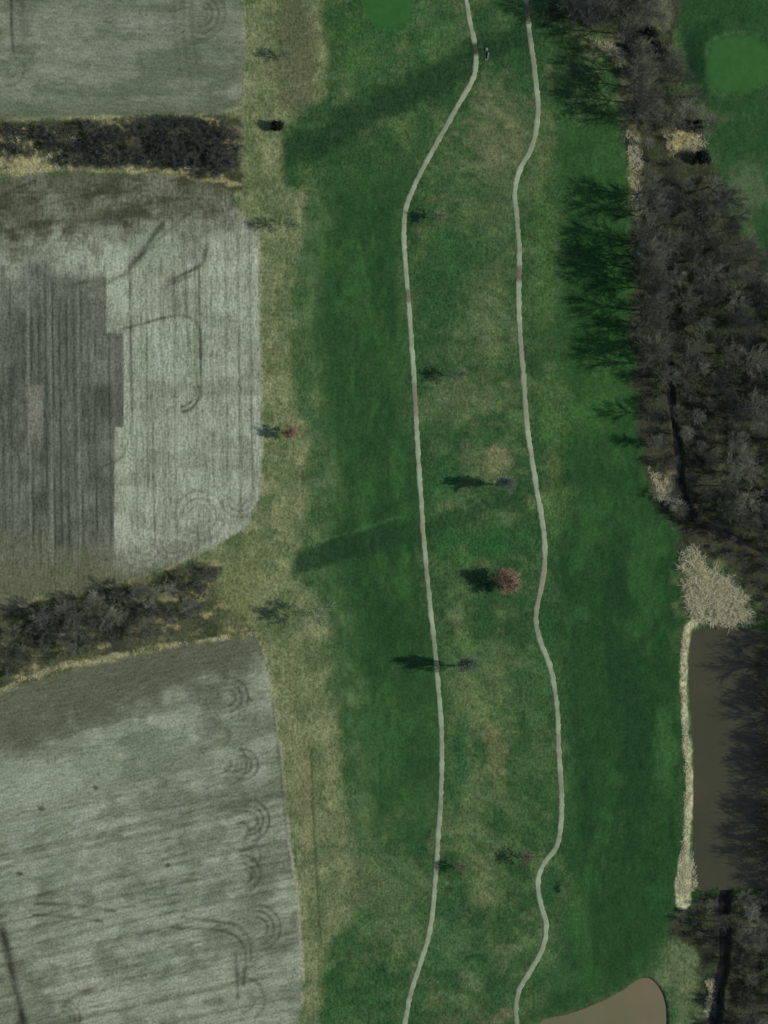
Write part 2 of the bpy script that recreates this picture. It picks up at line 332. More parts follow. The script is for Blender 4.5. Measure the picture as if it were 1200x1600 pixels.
a = mix(a, C(62,62,46), ss(.48, .66, fbm(X, Y, 36, 97, 4, 12)) * topb * .75)
a = mix(a, C(60,60,46), (blob(225, 388, 9, 46, 38, .5) + blob(150, 350, 70, 10, -8, .8) * .8 + blob(110, 440, 60, 14, 0, .8) * .5) * .6)
a = mix(a, C(138,144,124), blob(245, 390, 38, 40, -40) * .8 + blob(80, 325, 26, 18) * .4)
a = mix(a, mix(C(84,82,62), C(98,96,74), n_mid), ss(840, 905, Y + wob * 50 - .12 * (X - 180)) * .9)
a = mix(a, C(66,82,44), blob(135, 872, 14, 10) * .5 + blob(95, 890, 26, 12) * .3)
a = mix(a, C(116,128,96), blob(295, 560, 30, 60) * .35 + blob(232, 555, 16, 30) * .4)
for pts, k, ww in [([(195,430),(220,400),(235,375),(255,350)], .6, 4), ([(120,442),(165,437)], .6, 3), ([(262,440),(300,422),(318,408),(324,380)], .7, 2.6), ([(262,446),(300,430)], .5, 2),
                   ([(172,520),(215,508),(265,495),(295,496),(312,515),(314,560)], .6, 2.2), ([(0,365),(60,350),(140,345),(220,330),(260,322)], .4, 3), ([(30,360),(50,330),(100,312),(165,302)], .5, 2.4), ([(135,304),(162,300)], .8, 3.5),
                   ([(0,310),(30,292),(55,284)], .5, 2.5), ([(190,430),(160,445),(130,458)], .4, 2.5), ([(165,728),(190,715),(197,695)], .55, 2.4), ([(70,645),(85,655),(110,658)], .4, 2),
                   ([(210,408),(300,330),(330,322)], .35, 2.2)]:
    a = track(a, pts, k, ww)
for x_, y0, y1, k in ((203,440,640,.4),(228,430,760,.45),(250,400,620,.3),(272,425,560,.35),(290,425,540,.55),(311,420,620,.6),(330,430,760,.3),(352,330,780,.35),(372,360,800,.35),(391,380,780,.4),(238,640,830,.4),(212,680,840,.35),(262,640,800,.3),(318,640,760,.3),(345,560,760,.2)):
    a = track(a, [(x_,y0),(x_ + 1.5,(y0 + y1) / 2),(x_ + 4,y1)], k, 1.7)
for r_, k in ((24,.7),(32,.8)): a = track(a, arc(280, 612, r_, -80, 15), k, 2)
for r_, k in ((9,.2),(17,.35),(27,.4),(39,.3)): a = track(a, arc(310 + r_ * .06, 806, r_, -170 + r_ * 2, 150 + r_, 24), k, 1.7); a = track(a, arc(225, 850, r_, -150, 10), k * .7, 1.8)
for r_, k in ((12,.35),(20,.45),(30,.45)): a = track(a, arc(228, 318, r_, 0, 180), k, 1.8); a = track(a, arc(85, 330, r_, 0, 200), k, 1.8)
for r_, k in ((22,.35),(32,.3)): a = track(a, arc(300, 340, r_, -40, 90), k, 1.8)
for cx, cy in ((150,300),(40,335),(190,345),(330,330),(120,380)):
    for r_, k in ((10,.4),(18,.45),(27,.4)): a = track(a, arc(cx, cy, r_, -20, 170), k, 1.8)
for cx, cy in ((375,780),(270,845),(150,900)):
    for r_, k in ((10,.3),(19,.35),(28,.3)): a = track(a, arc(cx, cy, r_, 180, 350), k, 1.8)
COL = mix(COL, a, ss(-3, 3, sdM + wob * 8))
# south
a = mix(C(124,127,110), C(154,156,138), np.clip(rows(-14, 8, 81) * 1.6 - .3, 0, 1))
a = mix(a, C(92,96,80), ss(.47, .62, rows(-13, 18, 84)) * .6)
a = mix(a, C(104,112,88), ss(.55, .7, fbm(X, Y, 50, 98, 3)) * .4)
a = mix(a, C(142,144,130), blob(70, 1240, 120, 60, -14) * .6 + blob(300, 1150, 80, 40, -14) * .3)
a = mix(a, mix(C(78,79,62), C(96,96,77), np.clip(rows(-16, 10, 86), 0, 1)), ss(1205, 1150, Y + .33 * X + wob * 60) * .9)
a = mix(a, C(86,90,72), blob(330, 1120, 24, 70) * .6 + blob(385, 1440, 40, 90) * .3 + blob(30, 1560, 60, 70) * .45)
for i in range(30):
    y0 = 1210 + i * 14 + (hash2(np.array([i]), np.array([3]), 5)[0] - .5) * 16
    a = track(a, [(-60,y0 + 70),(120,y0 + 28),(260,y0 - 4),(400,y0 - 34),(460,y0 - 46)], .12 + .34 * float(hash2(np.array([i]), np.array([9]), 5)[0]), 2.4)
for pts, k, ww in [([(55,1412),(110,1414),(180,1424)], .6, 2), ([(52,1430),(100,1432),(160,1440)], .6, 2), ([(285,1433),(340,1440),(372,1447),(390,1470),(392,1500)], .7, 2.3), ([(270,1450),(330,1452),(368,1462),(384,1490),(380,1540)], .6, 2.3), ([(368,1490),(372,1560)], .55, 2.2),
                   ([(100,1568),(125,1552),(150,1545)], .6, 3), ([(240,1265),(300,1255),(360,1240)], .4, 2), ([(427,1100),(436,1180),(444,1260),(452,1340)], .55, 2.2), ([(60,1400),(120,1380),(200,1360),(330,1320)], .35, 2)]:
    a = track(a, pts, k, ww)
a = track(a, [(4,1455),(12,1490),(20,1530),(34,1590),(44,1660)], .8, 5, (44,48,38))
a = track(a, [(34,1590),(20,1620)], .6, 4); a = track(a, [(0,1450),(16,1500),(60,1540)], .35, 8)
rk = random.Random(21)
y_ = 1055
while y_ < 1620:
    cx_ = 348 + .085 * (y_ - 1060) + rk.uniform(-14, 14)
    for r_ in [rk.uniform(9, 14), rk.uniform(17, 23), rk.uniform(27, 36)][:rk.choice((1, 2, 3, 3))]:
        a0_ = rk.uniform(-110, -40); a = track(a, arc(cx_ + rk.uniform(-2, 2), y_, r_, a0_, a0_ + rk.uniform(80, 190)), rk.uniform(.2, .5), rk.uniform(1.5, 2.4))
    y_ += rk.uniform(28, 70)
for cx, cy, rs in ((395,1282,(14,22,32)),(408,1450,(16,26,36)),(385,1195,(14,24)),(362,1090,(12,22,32)),(385,1365,(16,28)),(105,1590,(10,18,26))):
    for r_ in rs: a = track(a, arc(cx - 6, cy, r_, -80, 100), .55, 1.9)
for cx, cy, r_ in ((65,1264,7),(148,1231,6),(30,1365,5),(262,1352,5)):
    a = mix(a, C(58,62,50), blob(cx, cy, r_, r_ * .7, 0, .9) * .85)
COL = mix(COL, a, ss(-3, 3, sdS + wob * 7))
COL = mix(COL, C(158,152,132), np.exp(-(d_line(X, Y, [(450,1310),(458,1350),(464,1400),(470,1470),(474,1530)]) / 2.6) ** 2) * .7)
COL = mix(COL, C(152,146,120), np.exp(-((np.maximum(np.maximum(sdM, sdS), sdN) + 2) / 3) ** 2) * .45 * ss(.35, .65, n_mid))
COL *= (0.9 + 0.2 * n_fin[..., None])
COL = np.clip(COL * np.array([.88, .985, .89], np.float32) * GAIN, 0.004, 0.9).astype(np.float32)

# ---------------------------------------------------------------- materials
MATS = {}
def new_mat(name):
    m = bpy.data.materials.new(name); m.use_nodes = True
    return m, m.node_tree, m.node_tree.nodes['Principled BSDF']
def ground_mat(name, scale=(1.2, 1.2, 1.2), rot=0.0, amount=0.3, bump=0.05, fine=4.0, rough=0.95):
    m, t, b = new_mat(name)
    N, L = t.nodes.new, t.links.new
    at = N('ShaderNodeAttribute'); at.attribute_name = 'Col'
    tc = N('ShaderNodeTexCoord')
    mp = N('ShaderNodeMapping'); mp.inputs['Rotation'].default_value = (0, 0, rot); L(tc.outputs['Object'], mp.inputs[0])
    ms = N('ShaderNodeMapping'); ms.inputs['Scale'].default_value = scale; L(mp.outputs[0], ms.inputs[0])
    n1 = N('ShaderNodeTexNoise'); n1.inputs['Scale'].default_value = 1.0; n1.inputs['Detail'].default_value = 4; n1.inputs['Roughness'].default_value = .6
    L(ms.outputs[0], n1.inputs['Vector'])
    n2 = N('ShaderNodeTexNoise'); n2.inputs['Scale'].default_value = fine; n2.inputs['Detail'].default_value = 2
    L(tc.outputs['Object'], n2.inputs['Vector'])
    ad = N('ShaderNodeMath'); ad.operation = 'ADD'; L(n1.outputs[0], ad.inputs[0]); L(n2.outputs[0], ad.inputs[1])
    mr = N('ShaderNodeMapRange'); mr.inputs['From Min'].default_value = .7; mr.inputs['From Max'].default_value = 1.3
    mr.inputs['To Min'].default_value = 1 - amount; mr.inputs['To Max'].default_value = 1 + amount
    L(ad.outputs[0], mr.inputs[0])
    mr.inputs['To Min'].default_value = 0; mr.inputs['To Max'].default_value = 1
    tn = N('ShaderNodeMix'); tn.data_type = 'RGBA'; L(mr.outputs[0], tn.inputs['Factor'])
    tn.inputs['A'].default_value = ((1 - amount) * .97, (1 - amount) * 1.03, (1 - amount) * .95, 1)
    tn.inputs['B'].default_value = ((1 + amount) * 1.04, (1 + amount) * .99, (1 + amount) * 1.04, 1)
    mx = N('ShaderNodeMix'); mx.data_type = 'RGBA'; mx.blend_type = 'MULTIPLY'; mx.inputs['Factor'].default_value = 1
    L(at.outputs['Color'], mx.inputs['A']); L(tn.outputs['Result'], mx.inputs['B'])
    L(mx.outputs['Result'], b.inputs['Base Color'])
    bp = N('ShaderNodeBump'); bp.inputs['Strength'].default_value = .6; bp.inputs['Distance'].default_value = bump
    L(ad.outputs[0], bp.inputs['Height']); L(bp.outputs[0], b.inputs['Normal'])
    b.inputs['Roughness'].default_value = rough; b.inputs['Specular IOR Level'].default_value = .15
    MATS[name] = m
ground_mat('rough_grass', (.9, .6, 1), 0, .44, .28, 1.3)
ground_mat('fairway_grass', (.5, .25, 1), 0, .36, .06, 1.2)
ground_mat('green_turf', (.6, .6, 1), 0, .1, .02, 2.0)
ground_mat('stubble_north', (.3, 1.1, 1), R(-1), .32, .16, 1.3)
ground_mat('stubble_middle', (1.5, .25, 1), 0, .42, .16, 1.2)
ground_mat('stubble_south', (.25, 1.2, 1), R(-14), .36, .16, 1.3)
ground_mat('path_gravel', (.8, .8, 1), 0, .14, .02, 3.0)

def plain_mat(name, c, c2=None, rough=.85, scale=3.0, spec=.2, trans=0.0):
    m, t, b = new_mat(name)
    N, L = t.nodes.new, t.links.new
    tc = N('ShaderNodeTexCoord'); n = N('ShaderNodeTexNoise'); n.inputs['Scale'].default_value = scale; n.inputs['Detail'].default_value = 3
    L(tc.outputs['Object'], n.inputs['Vector'])
    oi = N('ShaderNodeObjectInfo')
    ad = N('ShaderNodeMath'); ad.operation = 'MULTIPLY_ADD'; ad.inputs[1].default_value = .5; L(oi.outputs['Random'], ad.inputs[0]); L(n.outputs[0], ad.inputs[2])
    mr = N('ShaderNodeMapRange'); mr.inputs['From Min'].default_value = .4; mr.inputs['From Max'].default_value = 1.05; L(ad.outputs[0], mr.inputs[0])
    mx = N('ShaderNodeMix'); mx.data_type = 'RGBA'; L(mr.outputs[0], mx.inputs['Factor'])
    mx.inputs['A'].default_value = (*c, 1); mx.inputs['B'].default_value = (*(c2 or c), 1)
    L(mx.outputs['Result'], b.inputs['Base Color'])
    b.inputs['Roughness'].default_value = rough; b.inputs['Specular IOR Level'].default_value = spec
    MATS[name] = m
plain_mat('bark_grey', (.072, .082, .056), (.215, .225, .16), scale=.5)
plain_mat('bark_dark', (.055, .066, .054), (.13, .145, .12))
plain_mat('bark_pale', (.14, .153, .108), (.34, .355, .265), scale=.5)
plain_mat('bark_blue', (.26, .30, .235), (.36, .40, .32))
plain_mat('bark_olive', (.20, .26, .14), (.28, .34, .19))
plain_mat('twig_red', (.22, .19, .12), (.30, .25, .16))
plain_mat('evergreen', (.012, .022, .014), (.03, .045, .028))
plain_mat('straw', (.46, .44, .27), (.78, .76, .54), scale=.8)
def add_translucency(name, c, f):
    t = MATS[name].node_tree; N, L = t.nodes.new, t.links.new
    tr = N('ShaderNodeBsdfTranslucent'); tr.inputs[0].default_value = (*c, 1)
    mx = N('ShaderNodeMixShader'); mx.inputs[0].default_value = f
    b = t.nodes['Principled BSDF']; o = next(n for n in t.nodes if n.type == 'OUTPUT_MATERIAL')
    L(b.outputs[0], mx.inputs[1]); L(tr.outputs[0], mx.inputs[2]); L(mx.outputs[0], o.inputs[0])
add_translucency('straw', (.6, .56, .38), .4)
plain_mat('blossom', (.33, .22, .15), (.44, .30, .21), scale=1.5)
add_translucency('blossom', (.4, .27, .19), .35)
plain_mat('concrete', (.13, .17, .125), (.18, .22, .17))
def water_mat(name, c, c2, rough):
    m, t, b = new_mat(name)
    N, L = t.nodes.new, t.links.new
    tc = N('ShaderNodeTexCoord'); n = N('ShaderNodeTexNoise'); n.inputs['Scale'].default_value = .06; n.inputs['Detail'].default_value = 7
    L(tc.outputs['Object'], n.inputs['Vector'])
    mr = N('ShaderNodeMapRange'); mr.inputs['From Min'].default_value = .35; mr.inputs['From Max'].default_value = .65; L(n.outputs[0], mr.inputs[0])
    mx = N('ShaderNodeMix'); mx.data_type = 'RGBA'; L(mr.outputs[0], mx.inputs['Factor'])
    mx.inputs['A'].default_value = (*lin(c).tolist(), 1); mx.inputs['B'].default_value = (*lin(c2).tolist(), 1)
    L(mx.outputs['Result'], b.inputs['Base Color'])
    n2 = N('ShaderNodeTexNoise'); n2.inputs['Scale'].default_value = 1.2; L(tc.outputs['Object'], n2.inputs['Vector'])
    bp = N('ShaderNodeBump'); bp.inputs['Strength'].default_value = .15; bp.inputs['Distance'].default_value = .02
    L(n2.outputs[0], bp.inputs['Height']); L(bp.outputs[0], b.inputs['Normal'])
    b.inputs['Roughness'].default_value = rough; b.inputs['IOR'].default_value = 1.33
    MATS[name] = m
water_mat('pond_water', (68,67,49), (60,62,45), .1)
water_mat('mud_water', (100,98,70), (110,101,76), .12)
water_mat('creek_water', (26,28,30), (34,34,32), .1)

# ---------------------------------------------------------------- object helpers
def tag(o, label=None, cat=None, group=None, kind=None):
    if label: o['label'] = label
    if cat: o['category'] = cat
    if group: o['group'] = group
    if kind: o['kind'] = kind
    return o
def link(name, me, mat=None, parent=None, loc=(0, 0, 0)):
    o = bpy.data.objects.new(name, me); col.objects.link(o)
    if mat: me.materials.append(MATS[mat])
    o.parent = parent; o.location = loc
    return o
def raw_mesh(name, verts, faces, k):
    """fast mesh from arrays; every face has k corners"""
    me = bpy.data.meshes.new(name)
    verts = np.asarray(verts, np.float32); faces = np.asarray(faces, np.int32)
    me.vertices.add(len(verts)); me.vertices.foreach_set('co', verts.ravel())
    me.loops.add(faces.size); me.loops.foreach_set('vertex_index', faces.ravel())
    me.polygons.add(len(faces)); me.polygons.foreach_set('loop_start', np.arange(0, faces.size, k, dtype=np.int32))
    me.update(calc_edges=True)
    return me

# ---------------------------------------------------------------- the setting
cxs = (X[:-1, :-1] + X[1:, 1:]) / 2
def cc(a): return (a[:-1, :-1] + a[1:, 1:]) / 2
cell = np.zeros(cxs.shape, np.int32)
cell[cc(sdFN + wob * 20) > 0] = 6
cell[cc(sdFE + wob2 * 40 + wob * 10) > 0] = 5
cell[cc(sdFW + wob2 * 50 + wob * 10) > 0] = 4
cell[(cc(sdW + wob * 34) > 0)] = 0
cell[cc(sdN + wob * 10) > 0] = 1; cell[cc(sdM + wob * 8) > 0] = 2; cell[cc(sdS + wob * 7) > 0] = 3
cell[cc(sdGE + wob * 4) > 0] = 7; cell[cc(sdGN + wob * 10) > 0] = 8
idx = np.arange(NX * NY, dtype=np.int32).reshape(NY, NX)
V = np.stack([WX, WY, Z], -1).reshape(-1, 3).astype(np.float32)
CV = np.concatenate([COL, np.ones(COL.shape[:2] + (1,), np.float32)], -1).reshape(-1, 4)
def sheet(name, code, mat, label, cat):
    j, i = np.nonzero(cell == code)
    q = np.stack([idx[j, i], idx[j, i + 1], idx[j + 1, i + 1], idx[j + 1, i]], 1)
    cv = None
    used, inv = np.unique(q, return_inverse=True)
    vv, cv = V[used], CV[used]; q = inv.reshape(-1, 4).astype(np.int32)
    if code == 0:      # the same sheet runs on to the horizon
        B = 5000.0; zb = -0.3; zi = -1.7; I = 2.0
        x0, x1, y0, y1 = gx[0], gx[-1], gy[0], gy[-1]
        ex = np.array([(-B,-B,zb),(B,-B,zb),(B,B,zb),(-B,B,zb),(x0+I,y0+I,zi),(x1-I,y0+I,zi),(x1-I,y1-I,zi),(x0+I,y1-I,zi)], np.float32)
        n = len(vv)
        vv = np.concatenate([vv, ex]); cv = np.concatenate([cv, np.tile(np.array([[.07,.10,.045,1]], np.float32), (8, 1))])
        q = np.concatenate([q, np.array([(0,1,5,4),(1,2,6,5),(2,3,7,6),(3,0,4,7)], np.int32) + n])
    me = raw_mesh(name, vv, q, 4)
    at = me.color_attributes.new('Col', 'FLOAT_COLOR', 'POINT'); at.data.foreach_set('color', cv.ravel())
    me.polygons.foreach_set('use_smooth', np.ones(len(q), bool))
    return tag(link(name, me, mat), label, cat, kind='structure')
sheet('ground', 0, 'rough_grass', 'rough grass, dry strips and wood floor between the fields and fairways', 'ground')
sheet('field', 1, 'stubble_north', 'grey stubble field in the top left corner', 'field')
sheet('field', 2, 'stubble_middle', 'large grey stubble field with a darker tilled block and curved tracks', 'field')
sheet('field', 3, 'stubble_south', 'grey stubble field at bottom left with slanting rows', 'field')
sheet('fairway', 4, 'fairway_grass', 'dark green fairway between the dry strip and the left cart path', 'fairway')
sheet('fairway', 5, 'fairway_grass', 'dark green fairway between the right cart path and the brown pond', 'fairway')
sheet('fairway', 6, 'fairway_grass', 'dark green turf around the round putting green at top right', 'fairway')
sheet('golf_green', 7, 'green_turf', 'round bright putting green at top right', 'golf green')
sheet('golf_green', 8, 'green_turf', 'bright putting green cut by the top edge of the picture', 'golf green')

def path(pts, width, stains_shade, label, seed):
    pts = np.array(smooth_line(pts, 5)); n = len(pts)
    tg = np.gradient(pts, axis=0); tg /= np.linalg.norm(tg, axis=1)[:, None]
    nrm = np.stack([-tg[:, 1], tg[:, 0]], 1)
    offs = [(-.56, -.10), (-.5, .05), (-.25, .07), (0, .075), (.25, .07), (.5, .05), (.56, -.10)]
    vs, cs = [], []
    cast = np.array([.89, 1, .93], np.float32)
    pale, pink = lin((150,158,132)) * cast, lin((112,112,90)) * cast
    s = np.concatenate([[0], np.cumsum(np.linalg.norm(np.diff(pts, axis=0), axis=1))])
    tone = .6 * vnoise(s, s * 0 + seed, 50, seed) + .4 * vnoise(s, s * 0, 14, seed + 3); ton2 = vnoise(s, s * 0, 9, seed + 5); ton3 = vnoise(s, s * 0, 5, seed + 7); ton4 = vnoise(s, s * 0, 6, seed + 8)
    for i in range(n):
        ww = width * (.92 + .16 * ton2[i])
        for o, dz in offs:
            q = pts[i] + nrm[i] * (o * ww + (random.random() - .5) * .5 + (1.5 * (ton3[i] if o < 0 else ton4[i]) - .75 if abs(o) > .4 else 0))
            x, y = P(*q)
            vs.append((x, y, zat(*pts[i]) + dz))
            c = pale * (.82 + .3 * ton2[i] + .12 * random.random()) * (1 - .8 * tone[i]) + pink * .8 * tone[i]
            for (y0, y1, sc_, k) in stains_shade:
                m = float(ss(y0 - 4, y0 + 4, np.float32(q[1])) * ss(y1 + 4, y1 - 4, np.float32(q[1]))) * k
                c = c * (1 - m) + lin(sc_) * m
            if abs(o) > .45: c = c * .6 + lin((90,96,62)) * .4
            cs.append((*np.clip(c * GAIN, 0, .9), 1))
    m = len(offs); f = []
    for i in range(n - 1):
        for k in range(m - 1): f.append((i * m + k, (i + 1) * m + k, (i + 1) * m + k + 1, i * m + k + 1))
    me = raw_mesh('cart_path', vs, f, 4)
    at = me.color_attributes.new('Col', 'FLOAT_COLOR', 'POINT'); at.data.foreach_set('color', np.array(cs, np.float32).ravel())
    tag(link('cart_path', me, 'path_gravel'), label, 'path', kind='structure')
path(PATH_W, 7.7, [(67,86,(50,50,34),.95),(452,473,(96,80,64),.8),(598,650,(110,104,84),.7),(345,352,(110,120,96),.3),(800,850,(126,116,92),.4),(1350,1358,(100,96,78),.6)], 'narrow pale cart path winding down the middle of the golf course', 3)  # last band is the tiny tree's shadow, put into the path colour
path(PATH_E, 8.1, [(6,32,(84,78,60),.9),(45,60,(110,110,92),.5),(415,440,(98,84,68),.8),(520,640,(126,124,102),.5),(880,960,(128,122,100),.5)], 'narrow pale cart path nearer the wood, with a kink at the pond', 9)

def water(name, pts, z, mat, label, cat):
    me = bpy.data.meshes.new(name)
    vs = [(*P(*q), z) for q in pts]
    me.from_pydata(vs, [], [list(range(len(vs)))[::-1]]); me.update()
    if me.polygons[0].normal.z < 0: me.flip_normals()
    tag(link(name, me, mat), label, cat, kind='structure')
def grow(pts, d):
    c = np.mean(np.array(pts), 0); r = []
    n = len(pts)
    for i in range(n):
        t = np.array(pts[(i + 1) % n]) - np.array(pts[i - 1]); t /= np.linalg.norm(t) + 1e-9
        nn = np.array([t[1], -t[0]])
        r.append(tuple(np.array(pts[i]) + nn * d))
    return r
def area(p): return sum(a[0] * b[1] - b[0] * a[1] for a, b in zip(p, p[1:] + p[:1]))
water('pond', grow(POND_E, 2.5 if area(POND_E) > 0 else -2.5), -.55, 'pond_water', 'dark brown pond under the tree shadows at the right edge', 'pond')
water('pond', grow(POND_S, 2.5 if area(POND_S) > 0 else -2.5), -.5, 'mud_water', 'muddy light brown pond at the bottom edge', 'pond')
def ribbon(name, pts, ww, z, mat, label, cat):
    p = np.array(pts); tg = np.gradient(p, axis=0); tg /= np.linalg.norm(tg, axis=1)[:, None]; nn = np.stack([-tg[:, 1], tg[:, 0]], 1)
    vs = []
    for i in range(len(p)):
        for s in (-1, 1): vs.append((*P(*(p[i] + nn[i] * s * ww)), z))
    f = [(2 * i, 2 * i + 2, 2 * i + 3, 2 * i + 1) for i in range(len(p) - 1)]
    me = raw_mesh(name, vs, f, 4)
    tag(link(name, me, mat), label, cat, kind='structure')
ribbon('creek', CREEK_N, 5, -1.15, 'creek_water', 'dark creek hidden under the trees of the long wood', 'creek')
ribbon('creek', CREEK_S, 8, -1.5, 'creek_water', 'black narrow creek running down from the brown pond', 'creek')

# ---------------------------------------------------------------- trees
def tubes(segs, sides=3):
    """segs: list of (p0, p1, r0, r1) -> verts, quad faces"""
    p0 = np.array([s[0] for s in segs], np.float32); p1 = np.array([s[1] for s in segs], np.float32)
    r0 = np.array([s[2] for s in segs], np.float32); r1 = np.array([s[3] for s in segs], np.float32)
    d = p1 - p0; d /= np.linalg.norm(d, axis=1)[:, None] + 1e-9
    ref = np.where(np.abs(d[:, 2:3]) > .9, np.array([[1., 0, 0]]), np.array([[0, 0, 1.]]))
    u = np.cross(d, ref); u /= np.linalg.norm(u, axis=1)[:, None] + 1e-9
    v = np.cross(d, u)
    vs = []
    for (p, r) in ((p0, r0), (p1, r1)):
        for k in range(sides):
            a = 2 * math.pi * k / sides
            vs.append(p + (u * math.cos(a) + v * math.sin(a)) * r[:, None])
    vs = np.stack(vs, 1)
    n = len(segs); base = (np.arange(n) * 2 * sides)[:, None]
    f = []
    for k in range(sides):
        k2 = (k + 1) % sides
        f.append(base + np.array([[k, k2, sides + k2, sides + k]]))
    return vs.reshape(-1, 3), np.stack(f, 1).reshape(-1, 4)
def unit(v): return v / (np.linalg.norm(v) + 1e-9)
def rnd(s): return np.array([random.gauss(0, s), random.gauss(0, s), random.gauss(0, s)])
def branch(segs, tips, p, d, L, r, lvl, cnt, up_=.12, spread=.75, twig_r=.016, wig=.07):
    n = 3 if lvl < 2 else 2 if lvl < 3 else 1
    kids = cnt[lvl] if lvl < len(cnt) else 0
    pts = [p]
    for i in range(n):
        d = unit(d + rnd(wig) + np.array([0, 0, up_]))
        q = p + d * (L / n)
        ra, rb = max(r * (1 - i / n * .6), twig_r), max(r * (1 - (i + 1) / n * .6), twig_r * .7)
        segs.append((p, q, ra, rb)); p = q; pts.append(p)
    if kids == 0:
        tips.append(p); return
    for k in range(kids):
        t = .2 + .8 * (k + random.random()) / kids
        j = min(int(t * n), n - 1); f = t * n - j
        b = pts[j] * (1 - f) + pts[j + 1] * f
        nd = unit(d + unit(rnd(1)) * spread)
        branch(segs, tips, b, nd, L * random.uniform(.42, .66), r * .54, lvl + 1, cnt, up_ * .8, spread, twig_r, wig)
def bare_tree(H, width, clear=.3, limbs=9, cnt=(5, 5, 3), tr=.2, twig_r=.016, upright=.5, lean=.03, spread=.75):
    """a leafless broadleaf: trunk, crown and twig tips"""
    trunk, crown, tips = [], [], []
    p = np.zeros(3); d = np.array([0, 0, 1.]); n = 8
    pts = [p]
    for i in range(n):
        d = unit(d + rnd(.04) + np.array([lean * random.uniform(-1, 1), lean * random.uniform(-1, 1), .25]))
        q = p + d * (H * .7 / n)
        trunk.append((p, q, tr * (1 - i / n * .75) * (1.35 if i == 0 else 1), tr * (1 - (i + 1) / n * .75))); p = q; pts.append(p)
    a0 = random.random() * 6.28
    for k in range(limbs):
        t = clear + (1 - clear) * (k + .5 * random.random()) / limbs
        j = min(int(t * n), n - 1); f = t * n - j
        b = pts[j] * (1 - f) + pts[j + 1] * f
        a = a0 + k * 2.4 + random.uniform(-.4, .4)
        s = (t - clear) / (1 - clear)
        out = np.array([math.cos(a), math.sin(a), upright + .8 * s])
        Lm = width * random.uniform(.85, 1.2) * (1.0 - .25 * s) * (.8 + .2 * min(1, s * 4))
        branch(crown, tips, b, unit(out), Lm, tr * .55 * (1 - .5 * s), 0, cnt, .09, spread, twig_r)
    branch(crown, tips, pts[-1], d, H * .3, tr * .28, 0, cnt, .1, spread, twig_r)
    return trunk, crown, tips
def leaves(tips, size, per, jitter):
    """small tilted leaf faces round the twig tips"""
    vs, f = [], []
    for t in tips:
        for _ in range(per):
            c = t + rnd(jitter); a = unit(rnd(1)); b = unit(np.cross(a, rnd(1)))
            s = size * random.uniform(.6, 1.3)
            i = len(vs)
            vs += [c - a * s, c + b * s * .6, c + a * s, c - b * s * .6]; f.append((i, i + 1, i + 2, i + 3))
    return np.array(vs), np.array(f)
def tube_mesh(name, segs, mat, sides=3):
    v, f = tubes(segs, sides)
    me = raw_mesh(name, v, f, 4); me.materials.append(MATS[mat])
    return me
def proto(trunk, crown, mat, tmat=None, extra=None):
    t = tube_mesh('trunk', trunk, tmat or mat, 6); c = tube_mesh('crown', crown, mat, 3)
    return (t, c, extra)

def zone_mesh(v, f, mat, name):
    me = raw_mesh(name, v, f, 4); me.materials.append(MATS[mat]); return me
TALL, SHRUB = [], []
for i in range(8):
    tr, cr, tp = bare_tree(15.0, random.uniform(5.2, 6.4), random.uniform(.22, .36), random.randint(10, 13), (6, 6, 4), .22, .024, random.uniform(.75, 1.3), spread=.62)
    TALL.append(proto(tr, cr, 'bark_grey'))
for i in range(5):
    tr, cr, tips = [], [], []
    for k in range(7):
        a = k * .9 + random.random() * .6
        d = unit(np.array([math.cos(a) * .6, math.sin(a) * .6, 1]))
        q = d * .8; tr.append((np.array([math.cos(a) * .12, math.sin(a) * .12, 0]), q, .06, .05))
        branch(cr, tips, q, d, 2.1, .04, 0, (7, 6, 4), .05, .9, .022)
    SHRUB.append(proto(tr, cr, 'bark_grey'))

count = {}
def place(name, pr, px, py, s, label, cat, group=None, sxy=1.0, rz=None, tilt=None, bark=None):
    e = bpy.data.objects.new(name, None); col.objects.link(e)
    x, y = P(px, py)
    e.location = (x, y, zat(px, py) - .06)
    e.rotation_euler = (tilt[0] if tilt else 0, tilt[1] if tilt else 0, random.random() * 6.28 if rz is None else rz)
    e.scale = (s * sxy, s * sxy, s); e.empty_display_size = .5
    tag(e, label, cat, group)
    for nm, me in (('trunk', pr[0]), ('crown', pr[1])):
        o = bpy.data.objects.new(nm, me); col.objects.link(o); o.parent = e
        if bark: o.material_slots[0].link = 'OBJECT'; o.material_slots[0].material = MATS[bark]
    if pr[2]:
        o = bpy.data.objects.new(pr[2][0], pr[2][1]); col.objects.link(o); o.parent = e
    return e

# --- single trees on the course
tr, cr, tp = bare_tree(8.6, 3.7, .2, 12, (6, 5, 3), .16, .016, .4, spread=.85)
bv, bf = leaves(tp, .18, 7, .34)
place('blossoming_tree', proto(tr, cr, 'twig_red', 'bark_grey', ('blossom', zone_mesh(bv, bf, 'blossom', 'blossom'))), 782, 909, .95, 'round pinkish red blossoming tree between the two cart paths', 'tree')
tr, cr, tp = bare_tree(13.8, 5.0, .06, 18, (7, 6, 4), .2, .029, 3.0, spread=.34)
place('upright_tree', proto(tr, cr, 'bark_blue'), 712, 1040, 1.0, 'slender bluish grey bare tree with steep branches whose shadow crosses the left cart path', 'tree')
tr, cr, tp = bare_tree(12.0, 4.6, .06, 18, (7, 6, 4), .2, .029, 2.6, spread=.36)
place('upright_tree', proto(tr, cr, 'bark_blue'), 771, 757, 1.0, 'bluish grey bare tree with steep branches beside a pale worn patch', 'tree')
